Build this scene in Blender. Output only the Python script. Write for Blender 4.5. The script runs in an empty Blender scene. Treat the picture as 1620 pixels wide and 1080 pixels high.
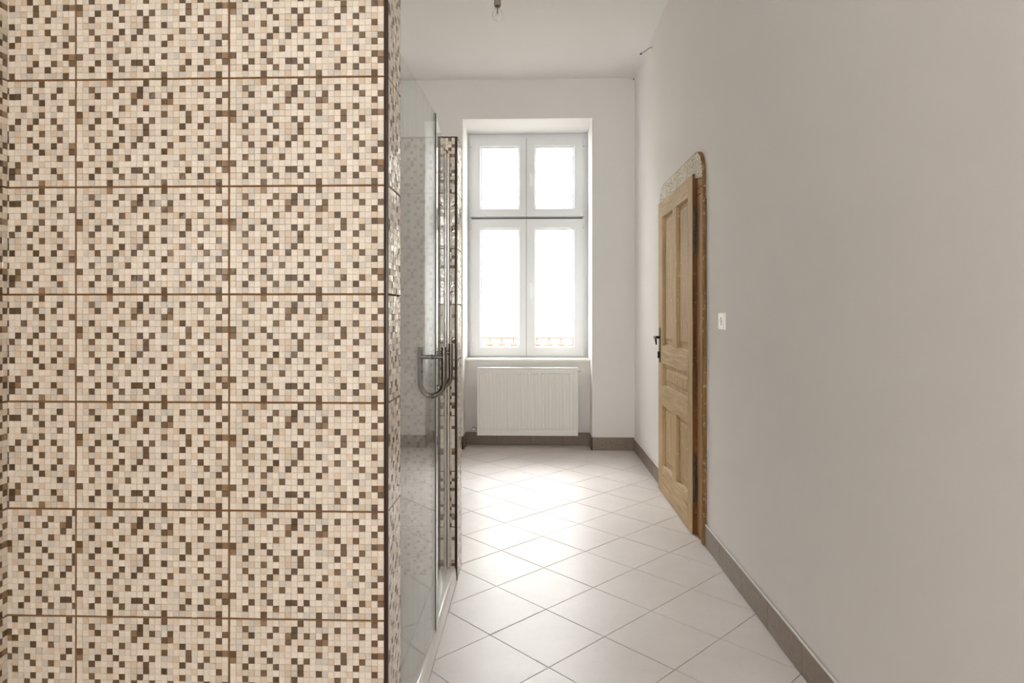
import bpy, bmesh, math, random
from mathutils import Vector, Matrix

# ---------------------------------------------------------------- camera, world, light
scene = bpy.context.scene
COL = scene.collection
F_PX, HORIZON, CAM_H = 1005.0, 498.0, 1.18
cam_d = bpy.data.cameras.new('camera')
cam = bpy.data.objects.new('camera', cam_d); COL.objects.link(cam)
cam.location = (0, 0, CAM_H)
cam.rotation_euler = (math.pi/2, 0, math.atan(32/1005))
cam_d.sensor_fit = 'HORIZONTAL'; cam_d.sensor_width = 36.0
cam_d.lens = 36.0*F_PX/1620.0
cam_d.shift_y = -(540.0-HORIZON)/1620.0
cam_d.clip_start = 0.02
scene.camera = cam

world = bpy.data.worlds.new('overcast_sky'); scene.world = world
world.use_nodes = True
wb = world.node_tree.nodes['Background']
wb.inputs['Color'].default_value = (0.93, 0.97, 1.0, 1)
wb.inputs['Strength'].default_value = 7.0

def add_light(name, kind, loc, rot, energy, color, **kw):
    d = bpy.data.lights.new(name, kind); d.energy = energy; d.color = color
    for k, v in kw.items(): setattr(d, k, v)
    o = bpy.data.objects.new(name, d); COL.objects.link(o)
    o.location = loc; o.rotation_euler = rot
    return o
# hazy sun in the open sky over the courtyard, falling through the window
sun = add_light('sky_sun_offscreen', 'SUN', (0, 12, 9), (0, 0, 0), 3.4, (1.0, 0.99, 0.98), angle=math.radians(28))
sun.rotation_euler = Vector((0.06, -0.76, -0.65)).to_track_quat('-Z', 'Y').to_euler()
# daylight outside the rear window that is mirrored in the far panes
rearl = add_light('window_rear_offscreen', 'AREA', (0.235, -3.35, 1.75), (0, 0, 0), 74, (1.0, 0.98, 0.955),
                  shape='RECTANGLE', size=1.5, size_y=0.8)
rearl.rotation_euler = Vector((0, 1, 0)).to_track_quat('-Z', 'X').to_euler()

vs = scene.view_settings
vs.view_transform = 'Standard'; vs.look = 'None'; vs.gamma = 1.0; vs.use_curve_mapping = False
vs.exposure = 1.1
cy = scene.cycles
cy.use_denoising = True
cy.max_bounces = 14; cy.diffuse_bounces = 8; cy.glossy_bounces = 6; cy.transmission_bounces = 8
cy.transparent_max_bounces = 20
cy.caustics_reflective = False; cy.caustics_refractive = False
cy.sample_clamp_indirect = 6.0

# ---------------------------------------------------------------- helpers
def lin(r, g, b):
    def c(v):
        v /= 255.0
        return v/12.92 if v <= 0.04045 else ((v+0.055)/1.055)**2.4
    return (c(r), c(g), c(b), 1.0)

class NT:
    def __init__(self, name):
        self.m = bpy.data.materials.new(name); self.m.use_nodes = True
        self.t = self.m.node_tree; self.t.nodes.clear()
        self.out = self.t.nodes.new('ShaderNodeOutputMaterial')
    def n(self, kind, **kw):
        x = self.t.nodes.new('ShaderNode'+kind)
        for k, v in kw.items():
            if k in x.inputs.keys() or isinstance(k, int): x.inputs[k].default_value = v
            else: setattr(x, k, v)
        return x
    def set(self, x, **kw):
        for k, v in kw.items(): x.inputs[k.replace('_', ' ')].default_value = v
        return x
    def l(self, a, b): self.t.links.new(a, b)
    def coord(self, scale=(1, 1, 1), loc=(0, 0, 0), kind='Object'):
        tc = self.n('TexCoord'); mp = self.n('Mapping')
        mp.inputs['Scale'].default_value = scale; mp.inputs['Location'].default_value = loc
        self.l(tc.outputs[kind], mp.inputs['Vector']); return mp.outputs['Vector']
    def noise(self, vec, scale, detail=4, rough=0.5):
        x = self.n('TexNoise'); self.set(x, Scale=scale, Detail=detail, Roughness=rough)
        if vec is not None: self.l(vec, x.inputs['Vector'])
        return x.outputs['Fac']
    def ramp(self, fac, stops):
        x = self.n('ValToRGB'); e = x.color_ramp.elements
        e[0].position, e[0].color = stops[0]; e[1].position, e[1].color = stops[-1]
        for p, c in stops[1:-1]:
            s = e.new(p); s.color = c
        self.l(fac, x.inputs['Fac']); return x.outputs['Color']
    def mix(self, fac, a, b):
        x = self.n('Mix'); x.data_type = 'RGBA'
        ins = [i for i in x.inputs if i.type == 'RGBA']
        for v, i in ((a, ins[0]), (b, ins[1])):
            if isinstance(v, tuple): i.default_value = v
            else: self.l(v, i)
        if isinstance(fac, (int, float)): x.inputs[0].default_value = fac
        else: self.l(fac, x.inputs[0])
        return [o for o in x.outputs if o.type == 'RGBA'][0]
    def bsdf(self, color, rough=0.5, metal=0.0, bump=None, bstr=0.2, bdist=0.002, spec=0.5, coat=0.0):
        p = self.n('BsdfPrincipled')
        if isinstance(color, tuple): p.inputs['Base Color'].default_value = color
        else: self.l(color, p.inputs['Base Color'])
        if isinstance(rough, (int, float)): p.inputs['Roughness'].default_value = rough
        else: self.l(rough, p.inputs['Roughness'])
        p.inputs['Metallic'].default_value = metal
        p.inputs['Specular IOR Level'].default_value = spec
        p.inputs['Coat Weight'].default_value = coat
        if bump is not None:
            b = self.n('Bump'); b.inputs['Strength'].default_value = bstr; b.inputs['Distance'].default_value = bdist
            self.l(bump, b.inputs['Height']); self.l(b.outputs['Normal'], p.inputs['Normal'])
        self.l(p.outputs['BSDF'], self.out.inputs['Surface'])
        return p

M = {}
def simple(name, col, rough=0.5, metal=0.0, spec=0.5, noise=0.0, nscale=20, bump=0.0):
    t = NT(name); v = t.coord(); c = col
    f = t.noise(v, nscale) if (noise or bump) else None
    if noise:
        d = tuple(x*(1-noise) for x in col[:3])+(1,); b = tuple(min(1, x*(1+noise)) for x in col[:3])+(1,)
        c = t.ramp(f, [(0.3, d), (0.7, b)])
    t.bsdf(c, rough, metal, bump=f if bump else None, bstr=bump, spec=spec)
    M[name] = t.m; return t.m

def plaster(name, col):
    t = NT(name); v = t.coord(kind='Object')
    big = t.noise(v, 1.3, 5, 0.55); fine = t.noise(v, 160, 3, 0.6); mid = t.noise(v, 14, 4, 0.6)
    c = t.ramp(big, [(0.25, tuple(x*0.955 for x in col[:3])+(1,)), (0.75, col)])
    mx = t.n('Math', operation='ADD'); t.l(fine, mx.inputs[0])
    m2 = t.n('Math', operation='MULTIPLY'); t.l(mid, m2.inputs[0]); m2.inputs[1].default_value = 1.5
    t.l(m2.outputs[0], mx.inputs[1])
    t.bsdf(c, 0.75, bump=mx.outputs[0], bstr=0.14, bdist=0.002, spec=0.25)
    M[name] = t.m
plaster('wall_paint', lin(235, 232, 230))
plaster('ceiling_paint', lin(240, 239, 237))

# mosaic print: one colour per moulded square, held in the mesh attribute, with fine mottling
t = NT('mosaic'); a = t.n('Attribute', attribute_name='square_colour'); v = t.coord()
f = t.noise(v, 260, 4, 0.6)
c = t.mix(t.ramp(f, [(0.35, (0, 0, 0, 1)), (0.75, (1, 1, 1, 1))]), a.outputs['Color'], a.outputs['Color'])
mm = t.n('Mix'); mm.data_type = 'RGBA'; mm.blend_type = 'MULTIPLY'
ii = [i for i in mm.inputs if i.type == 'RGBA']; mm.inputs[0].default_value = 1.0
t.l(a.outputs['Color'], ii[0]); t.l(t.ramp(f, [(0.3, (0.88, 0.87, 0.85, 1)), (0.7, (1, 1, 1, 1))]), ii[1])
t.bsdf([o for o in mm.outputs if o.type == 'RGBA'][0], 0.16, bump=f, bstr=0.05).inputs['IOR'].default_value = 1.75
M['mosaic'] = t.m
simple('grout_brown', lin(112, 78, 42), 0.9, noise=0.2, nscale=60)
simple('trim_dark', lin(40, 20, 14), 0.3, noise=0.1)
# floor
t = NT('floor_tile'); v = t.coord(kind='Object')
g = t.n('NewGeometry'); gv = t.n('Mapping'); t.l(g.outputs['Position'], gv.inputs['Vector'])
b1 = t.noise(gv.outputs[0], 2.2, 4, 0.6); b2 = t.noise(gv.outputs[0], 38, 4, 0.65); b3 = t.noise(gv.outputs[0], 420, 2)
c = t.ramp(b1, [(0.3, lin(208, 200, 196)), (0.7, lin(220, 213, 210))])
c = t.mix(t.ramp(b2, [(0.55, (0, 0, 0, 1)), (0.8, (0.5, 0.5, 0.5, 1))]), c, lin(204, 192, 181))
st = t.noise(gv.outputs[0], 9.0, 6, 0.75)
c = t.mix(t.ramp(st, [(0.68, (0, 0, 0, 1)), (0.78, (0.45, 0.45, 0.45, 1))]), c, lin(232, 228, 222))
r = t.ramp(b2, [(0.3, (0.30,)*3+(1,)), (0.7, (0.42,)*3+(1,))])
t.bsdf(c, r, bump=b3, bstr=0.06, bdist=0.001, spec=0.45)
M['floor_tile'] = t.m
simple('grout_floor', lin(104, 90, 80), 0.9, noise=0.15, nscale=30)
# skirting
t = NT('skirting_tile'); g = t.n('NewGeometry'); b = t.noise(g.outputs['Position'], 55, 4)
t.bsdf(t.ramp(b, [(0.3, lin(128, 114, 102)), (0.7, lin(143, 128, 115))]), 0.42, bump=b, bstr=0.05)
M['skirting_tile'] = t.m
simple('silicone_white', lin(226, 224, 220), 0.5)
simple('skirting_trim', lin(44, 26, 22), 0.35)
# pvc, enamel, metal
simple('pvc', lin(228, 229, 230), 0.28, spec=0.5)
simple('gasket', lin(110, 110, 110), 0.6)
simple('sill_board', lin(236, 230, 220), 0.35, noise=0.04, nscale=6)
simple('enamel', lin(240, 238, 234), 0.3)
simple('enamel_dark', lin(150, 148, 145), 0.5)
simple('chrome', (0.62, 0.59, 0.55, 1), 0.22, metal=1.0)
simple('steel_satin', (0.17, 0.152, 0.132, 1), 0.24, metal=1.0)
simple('iron_black', lin(38, 32, 29), 0.45, metal=0.6, noise=0.3, nscale=40)
simple('iron_worn', lin(70, 60, 50), 0.5, metal=0.3, noise=0.5, nscale=70)
simple('seal_dark', lin(48, 40, 40), 0.4)
simple('seal_white', lin(235, 232, 230), 0.35)
simple('acrylic', lin(240, 239, 236), 0.06, spec=0.6)
simple('plastic_white', lin(245, 245, 243), 0.3)
simple('lamp_holder', lin(150, 144, 130), 0.55, noise=0.12, nscale=90)
simple('brass_dull', lin(96, 66, 48), 0.35, metal=0.8)
simple('cable_grey', lin(190, 186, 178), 0.5)
simple('cable_dark', lin(30, 26, 24), 0.5)

def glass(name, tint, film=0.0, film_col=(0.8, 0.82, 0.8, 1), ior=1.5, rough=0.0):
    t = NT(name)
    gm = t.n('NewGeometry')
    io = t.n('Mix'); io.data_type = 'FLOAT'; io.inputs[2].default_value = ior; io.inputs[3].default_value = 1/ior
    t.l(gm.outputs['Backfacing'], io.inputs[0])
    fr = t.n('Fresnel'); t.l(io.outputs[0], fr.inputs['IOR'])
    tr = t.n('BsdfTransparent'); tr.inputs['Color'].default_value = tint
    gl = t.n('BsdfGlossy'); gl.inputs['Roughness'].default_value = rough; gl.inputs['Color'].default_value = (1, 1, 1, 1)
    mx = t.n('MixShader'); t.l(fr.outputs[0], mx.inputs[0]); t.l(tr.outputs[0], mx.inputs[1]); t.l(gl.outputs[0], mx.inputs[2])
    last = mx
    if film:
        df = t.n('BsdfDiffuse'); df.inputs['Color'].default_value = film_col
        v = t.coord(scale=(60, 60, 1.2)); nz = t.noise(v, 1.0, 5, 0.6)
        fac = t.ramp(nz, [(0.35, (film*0.5,)*3+(1,)), (0.75, (film*1.7,)*3+(1,))])
        m2 = t.n('MixShader'); t.l(fac, m2.inputs[0]); t.l(mx.outputs[0], m2.inputs[1]); t.l(df.outputs[0], m2.inputs[2])
        last = m2
    t.l(last.outputs[0], t.out.inputs['Surface'])
    M[name] = t.m
glass('window_glass', (0.97, 0.98, 0.97, 1))
glass('shower_glass', (0.95, 0.975, 0.96, 1), film=0.13, ior=1.95)

t = NT('bulb_glass'); g_ = t.n('BsdfGlass'); g_.inputs['IOR'].default_value = 1.45; g_.inputs['Roughness'].default_value = 0.0
t.l(g_.outputs[0], t.out.inputs['Surface']); M['bulb_glass'] = t.m
def wood(name, light, dark, paint=0.0, paint_col=(0.8, 0.77, 0.68, 1), rough=0.6, axis='Z'):
    t = NT(name); g = t.n('NewGeometry'); mp = t.n('Mapping'); t.l(g.outputs['Position'], mp.inputs['Vector'])
    mp.inputs['Scale'].default_value = (26, 26, 1.6) if axis == 'Z' else (26, 1.6, 26)
    n1 = t.noise(mp.outputs[0], 2.4, 6, 0.65)
    n2 = t.noise(g.outputs['Position'], 5, 4, 0.6)
    c = t.ramp(n1, [(0.28, dark), (0.62, light)])
    c = t.mix(t.ramp(n2, [(0.4, (0, 0, 0, 1)), (0.8, (0.5, 0.5, 0.5, 1))]), c, tuple(x*0.8 for x in light[:3])+(1,))
    h = n1
    if paint:
        n3 = t.noise(g.outputs['Position'], 46, 5, 0.7)
        k = t.ramp(n3, [(0.62-paint*0.3, (0, 0, 0, 1)), (0.66-paint*0.3, (1, 1, 1, 1))])
        c = t.mix(k, c, paint_col); h = n3
    t.bsdf(c, rough, bump=h, bstr=0.25, bdist=0.002, spec=0.3)
    M[name] = t.m
wood('door_wood', lin(204, 177, 137), lin(156, 126, 86))
wood('door_wood_rail', lin(206, 181, 143), lin(158, 130, 92), axis='Y')
wood('door_panel_wood', lin(200, 174, 134), lin(152, 124, 86), paint=0.03, paint_col=lin(222, 206, 172))
wood('door_edge_wood', lin(118, 76, 34), lin(52, 30, 14), paint=0.10, paint_col=lin(150, 120, 74))
wood('casing_wood', lin(196, 154, 106), lin(140, 98, 58))
wood('casing_edge', lin(150, 112, 64), lin(66, 44, 22), paint=0.14, paint_col=lin(170, 156, 132))
# flaking cream paint on the head board
t = NT('head_paint'); g = t.n('NewGeometry')
vo = t.n('TexVoronoi', feature='DISTANCE_TO_EDGE'); vo.inputs['Scale'].default_value = 58
wn = t.n('TexNoise'); t.set(wn, Scale=30, Detail=4)
va = t.n('VectorMath', operation='MULTIPLY_ADD'); t.l(g.outputs['Position'], wn.inputs['Vector'])
t.l(wn.outputs['Color'], va.inputs[0]); va.inputs[1].default_value = (0.04,)*3; t.l(g.outputs['Position'], va.inputs[2])
t.l(va.outputs[0], vo.inputs['Vector'])
k = t.ramp(vo.outputs['Distance'], [(0.03, (0, 0, 0, 1)), (0.13, (1, 1, 1, 1))])
n3 = t.noise(g.outputs['Position'], 9, 5, 0.65)
kk = t.mix(t.ramp(n3, [(0.50, (0, 0, 0, 1)), (0.75, (1, 1, 1, 1))]), k, (1, 1, 1, 1))
c = t.mix(kk, lin(136, 116, 88), lin(228, 221, 206))
t.bsdf(c, 0.6, bump=kk, bstr=0.5, bdist=0.002)
M['head_paint'] = t.m

# outside
t = NT('render_cream'); g = t.n('NewGeometry'); n1 = t.noise(g.outputs['Position'], 1.1, 6, 0.6); n2 = t.noise(g.outputs['Position'], 12, 4)
c = t.ramp(n1, [(0.3, lin(184, 177, 162)), (0.7, lin(200, 193, 179))])
t.bsdf(c, 0.9, bump=n2, bstr=0.3, bdist=0.01, spec=0.1); M['render_cream'] = t.m
t = NT('mortar'); g = t.n('NewGeometry'); n1 = t.noise(g.outputs['Position'], 6, 6, 0.7)
t.bsdf(t.ramp(n1, [(0.3, lin(150, 147, 142)), (0.6, lin(206, 203, 198))]), 0.95, bump=n1, bstr=0.6, bdist=0.02, spec=0.1); M['mortar'] = t.m
def brickm(name, a, b, s):
    t = NT(name); g = t.n('NewGeometry'); n1 = t.noise(g.outputs['Position'], s, 6, 0.75)
    t.bsdf(t.ramp(n1, [(0.40, a), (0.58, b)]), 0.95, bump=n1, bstr=0.6, bdist=0.01, spec=0.1); M[name] = t.m
brickm('brick_limed', lin(170, 165, 158), lin(206, 202, 197), 16)
brickm('brick_red', lin(172, 106, 84), lin(194, 176, 164), 12)
brickm('brick_pale', lin(178, 140, 122), lin(206, 198, 190), 14)
brickm('brick_grey', lin(128, 127, 125), lin(194, 190, 184), 14)
brickm('render_ochre', lin(182, 156, 116), lin(192, 172, 140), 5)
simple('rust_paint', lin(160, 104, 78), 0.7, noise=0.15, nscale=40)
simple('rail_iron', lin(120, 96, 84), 0.6)
simple('yard_paving', lin(150, 146, 140), 0.9, noise=0.1)

# ---- geometry collector
class MB:
    def __init__(self): self.bm = bmesh.new()
    def box(self, x0, x1, y0, y1, z0, z1, bev=0.0, seg=2, mi=0):
        r = bmesh.ops.create_cube(self.bm, size=1.0)
        vs_ = r['verts']
        for v in vs_:
            v.co.x = x0 if v.co.x < 0 else x1; v.co.y = y0 if v.co.y < 0 else y1; v.co.z = z0 if v.co.z < 0 else z1
        if bev:
            es = list({e for v in vs_ for e in v.link_edges})
            bmesh.ops.bevel(self.bm, geom=es, offset=bev, segments=seg, affect='EDGES', profile=0.5)
        return self
    def prism(self, pts, axis, a, b):
        """pts: 2-D outline; axis: the extrusion axis; a..b along it."""
        def p3(p, t):
            if axis == 'X': return (t, p[0], p[1])
            if axis == 'Y': return (p[0], t, p[1])
            return (p[0], p[1], t)
        lo = [self.bm.verts.new(p3(p, a)) for p in pts]; hi = [self.bm.verts.new(p3(p, b)) for p in pts]
        n = len(pts)
        self.bm.faces.new(lo); self.bm.faces.new(list(reversed(hi)))
        for i in range(n): self.bm.faces.new((lo[i], hi[i], hi[(i+1) % n], lo[(i+1) % n]))
        return self
    def tube(self, path, r, seg=12, cap=True):
        pts = [Vector(p) for p in path]; rr = r if isinstance(r, (list, tuple)) else [r]*len(pts)
        rings = []; up = None
        for i, p in enumerate(pts):
            d = (pts[min(i+1, len(pts)-1)]-pts[max(i-1, 0)]).normalized()
            if up is None: up = Vector((0, 0, 1)) if abs(d.z) < 0.9 else Vector((1, 0, 0))
            a = d.cross(up).normalized(); b = a.cross(d).normalized(); up = b
            rings.append([self.bm.verts.new(p+(a*math.cos(2*math.pi*k/seg)+b*math.sin(2*math.pi*k/seg))*rr[i]) for k in range(seg)])
        for i in range(len(rings)-1):
            for k in range(seg):
                self.bm.faces.new((rings[i][k], rings[i][(k+1) % seg], rings[i+1][(k+1) % seg], rings[i+1][k]))
        if cap: self.bm.faces.new(rings[0]); self.bm.faces.new(list(reversed(rings[-1])))
        return self
    def lathe(self, prof, c, axis='Z', seg=24):
        c = Vector(c); rings = []
        for r, h in prof:
            ring = []
            for k in range(seg):
                a = 2*math.pi*k/seg; u, w = r*math.cos(a), r*math.sin(a)
                p = {'Z': (u, w, h), 'X': (h, u, w), 'Y': (u, h, w)}[axis]
                ring.append(self.bm.verts.new(c+Vector(p)))
            rings.append(ring)
        for i in range(len(rings)-1):
            for k in range(seg): self.bm.faces.new((rings[i][k], rings[i][(k+1) % seg], rings[i+1][(k+1) % seg], rings[i+1][k]))
        self.bm.faces.new(rings[0]); self.bm.faces.new(rings[-1])
        return self
    def mesh(self, name, mat, smooth=False):
        bmesh.ops.recalc_face_normals(self.bm, faces=self.bm.faces[:])
        me = bpy.data.meshes.new(name); self.bm.to_mesh(me); self.bm.free()
        for m_ in (mat if isinstance(mat, (list, tuple)) else [mat]): me.materials.append(M[m_])
        if smooth:
            for p in me.polygons: p.use_smooth = True
            me.set_sharp_from_angle(angle=math.radians(35))
        return me
    def build(self, name, mat, parent=None, smooth=False):
        return obj(name, self.mesh(name, mat, smooth), parent)

def obj(name, me, parent=None, loc=None, rot=None):
    o = bpy.data.objects.new(name, me); COL.objects.link(o)
    if parent is not None: o.parent = parent
    if loc is not None: o.location = loc
    if rot is not None: o.rotation_euler = rot
    return o
def empty(name):
    o = bpy.data.objects.new(name, None); COL.objects.link(o); o.empty_display_size = 0.1; return o
def tag(o, label=None, cat=None, group=None, kind=None):
    if label: o['label'] = label
    if cat: o['category'] = cat
    if group: o['group'] = group
    if kind: o['kind'] = kind
    return o

# ---------------------------------------------------------------- the room shell
XL, XR = -1.217, 0.892              # left and right wall faces
YF, YB = 5.570, -3.0                # window wall and rear wall
ZC = 3.247
NX0, NX1, NYB = -0.612, 0.524, 5.790     # window niche
WY = 6.02                            # face of the window sashes
TOPW = 2.900
YOUT = 6.330

floor = tag(MB().box(XL-0.3, XR+0.3, YB-0.3, YOUT, -0.12, -0.0035).build('floor', 'grout_floor'),
            'floor of pale beige square tiles laid diagonally with thin brown joints', 'floor', kind='structure')
tag(MB().box(XL-0.3, XR+0.3, YB-0.3, YOUT, ZC, ZC+0.25).build('ceiling', 'ceiling_paint'),
    'plain white plastered ceiling with a bare bulb hanging from it', 'ceiling', kind='structure')
wr = MB().box(XR, XR+0.3, YB-0.3, YOUT, -0.1, ZC)
wall_right = tag(wr.build('wall_right', 'wall_paint'), 'long off-white plastered wall with the old wooden door and socket', 'wall', kind='structure')
wl = MB().box(XL-0.3, XL, YB-0.3, YOUT, -0.1, ZC)
wall_left = tag(wl.build('wall_left', 'wall_paint'),
                'off-white wall with mosaic tiling round the shower, opposite the wooden door', 'wall', kind='structure')
wf = MB()
wf.box(XL, NX0, YF, YOUT, -0.1, ZC); wf.box(NX1, XR, YF, YOUT, -0.1, ZC)
wf.box(NX0, NX1, YF, YOUT, TOPW, ZC); wf.box(NX0, NX1, NYB, YOUT, -0.1, 0.757)
wall_far = tag(wf.build('wall_window', 'wall_paint'), 'off-white end wall with deep window recess and radiator niche', 'wall', kind='structure')
# rear wall with the window mirrored in the far panes
RW = (-0.16, 0.63, 0.98, 2.56)
wk = MB()
wk.box(XL, RW[0], YB-0.3, YB, -0.1, ZC); wk.box(RW[1], XR, YB-0.3, YB, -0.1, ZC)
wk.box(RW[0], RW[1], YB-0.3, YB, -0.1, RW[2]); wk.box(RW[0], RW[1], YB-0.3, YB, RW[3], ZC)
tag(wk.build('wall_rear', 'wall_paint'), 'off-white wall behind the viewer with a small window', 'wall', kind='structure')

# ---------------------------------------------------------------- floor tiles
P = 0.2971
U0, V0 = 1.5455, 1.4680             # lattice lines along u=(x+y)/sqrt2, v=(y-x)/sqrt2
S2 = math.sqrt(2)
def clip(poly, ax, lim, keep_less):
    out = []
    for i in range(len(poly)):
        a, b = poly[i], poly[(i+1) % len(poly)]
        ia = (a[ax] <= lim) if keep_less else (a[ax] >= lim); ib = (b[ax] <= lim) if keep_less else (b[ax] >= lim)
        if ia: out.append(a)
        if ia != ib:
            s = (lim-a[ax])/(b[ax]-a[ax]); out.append((a[0]+(b[0]-a[0])*s, a[1]+(b[1]-a[1])*s))
    return out
def area(p): return 0.5*abs(sum(p[i][0]*p[(i+1) % len(p)][1]-p[(i+1) % len(p)][0]*p[i][1] for i in range(len(p))))
def tile_mesh(poly, zoff=0.0):
    bm = bmesh.new(); cx = sum(p[0] for p in poly)/len(poly); cyy = sum(p[1] for p in poly)/len(poly)
    lo = [bm.verts.new((p[0]-cx, p[1]-cyy, -0.008)) for p in poly]; n = len(poly)
    mid = [bm.verts.new((p[0]-cx, p[1]-cyy, -0.0012)) for p in poly]
    top = []
    for p in poly:
        d = Vector((cx-p[0], cyy-p[1], 0)); d = d.normalized()*0.0016 if d.length > 0.004 else d*0.3
        top.append(bm.verts.new((p[0]-cx+d.x, p[1]-cyy+d.y, 0.0)))
    bm.faces.new(top)
    for i in range(n):
        j = (i+1) % n
        bm.faces.new((lo[i], lo[j], mid[j], mid[i])); bm.faces.new((mid[i], mid[j], top[j], top[i]))
    bmesh.ops.recalc_face_normals(bm, faces=bm.faces[:])
    me = bpy.data.meshes.new('floor_tile'); bm.to_mesh(me); bm.free(); me.materials.append(M['floor_tile']); return me, cx, cyy
XS = -0.3335                        # face of the shower side
full_me = None
rnd = random.Random(4)
for iu in range(-40, 40):
    for iv in range(-40, 40):
        g = 0.0013
        u0, u1 = U0+iu*P+g, U0+(iu+1)*P-g; v0, v1 = V0+iv*P+g, V0+(iv+1)*P-g
        poly = [((u-v)/S2, (u+v)/S2) for u, v in ((u0, v0), (u1, v0), (u1, v1), (u0, v1))]
        cx = sum(p[0] for p in poly)/4; cyy = sum(p[1] for p in poly)/4
        if not (XL-0.3 < cx < XR+0.3 and YB-0.3 < cyy < NYB+0.3): continue
        ymax = NYB-0.002 if (NX0 < cx < NX1 and cyy < NYB+0.2) else YF-0.002
        q = clip(poly, 0, XR-0.002, True); q = clip(q, 0, XL+0.012, False) if q else q
        q = clip(q, 1, ymax, True) if q else q; q = clip(q, 1, YB+0.002, False) if q else q
        if not q: continue
        c2 = (sum(p[0] for p in q)/len(q), sum(p[1] for p in q)/len(q))
        if c2[1] > 1.43 and max(p[1] for p in q) < 2.99 and max(p[1] for p in q) > 1.44 : q = clip(q, 0, XS, False)
        elif 1.43 < c2[1] < 2.972: q = clip(q, 0, XS, False)
        if not q or area(q) < 2e-4: continue
        isfull = abs(area(q)-area(poly)) < 1e-7
        if isfull and full_me is None: full_me, a_, b_ = tile_mesh(q); 
        if isfull: me, px, py = full_me, cx, cyy
        else: me, px, py = tile_mesh(q)
        obj('floor_tile', me, floor, (px, py, rnd.uniform(-0.0004, 0.0004)))

# ---------------------------------------------------------------- mosaic tiles
ROWS = ['5 11 14 23', '2 7 10 17 20', '3 6 9 10 12 15 21 24', '9 14 15 23', '2 7 11 17 20', '0 5 14 18 23 24', '0 3 6 10 12 18 21',
        '2 7 11 17 20', '5 11 14 23', '2 7 10 17 20', '3 6 9 12 15 21 24', '5 14 23', '2 8 11 17 20', '0 5 14 23',
        '3 6 9 10 12 18 21 24', '2 7 11 17 20', '5 14 23']
DARK = {(r, int(c)) for r, s in enumerate(ROWS) for c in s.split()}
MEDIUM = {(0, 5), (2, 9), (3, 15), (5, 24), (6, 0), (13, 24)}
TAN = {(0, 1), (0, 2), (0, 4), (0, 9), (0, 16), (0, 19), (0, 21), (1, 8), (1, 23), (2, 2), (2, 17), (2, 20), (3, 5), (3, 11), (4, 3), (4, 8), (4, 14),
       (4, 16), (4, 19), (4, 23), (5, 1), (5, 4), (5, 21), (6, 7), (6, 16), (7, 5), (7, 9), (7, 23), (8, 1), (8, 3), (8, 9), (8, 12), (8, 19),
       (9, 5), (9, 16), (9, 23), (10, 2), (10, 7), (10, 20), (11, 9), (11, 15), (11, 17), (12, 7), (12, 5), (12, 23), (13, 3), (13, 18), (13, 21),
       (14, 0), (14, 17), (14, 22), (15, 1), (15, 5), (15, 14), (15, 23), (16, 9), (16, 18), (16, 21)}
TW, TH = 0.3534, 0.2424
CW, CH = TW/25, TH/17
PX, PZ = 0.3578, 0.2467
T_THICK = 0.007
rm = random.Random(11)
CELLS = {}
for r in range(17):
    for c in range(25):
        j = rm.uniform(0.95, 1.04)
        if (r, c) in MEDIUM: col = lin(140, 112, 84)
        elif (r, c) in DARK: col = rm.choice([lin(98, 74, 50), lin(88, 66, 43), lin(108, 85, 61)])
        elif (r, c) in TAN: col = rm.choice([lin(212, 190, 166), lin(204, 183, 160), lin(215, 198, 178)])
        else:
            x = rm.random()
            col = lin(204, 194, 182) if x < 0.16 else (lin(226, 214, 200) if x < 0.6 else lin(219, 206, 191))
        CELLS[(r, c)] = (tuple(v*j for v in col[:3])+(1.0,), [rm.uniform(-0.0005, 0.0005) for _ in range(8)],
                         (lambda h: [h+rm.uniform(-0.0006, 0.0006) for _ in range(4)])(rm.uniform(0.0008, 0.0017)))
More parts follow.
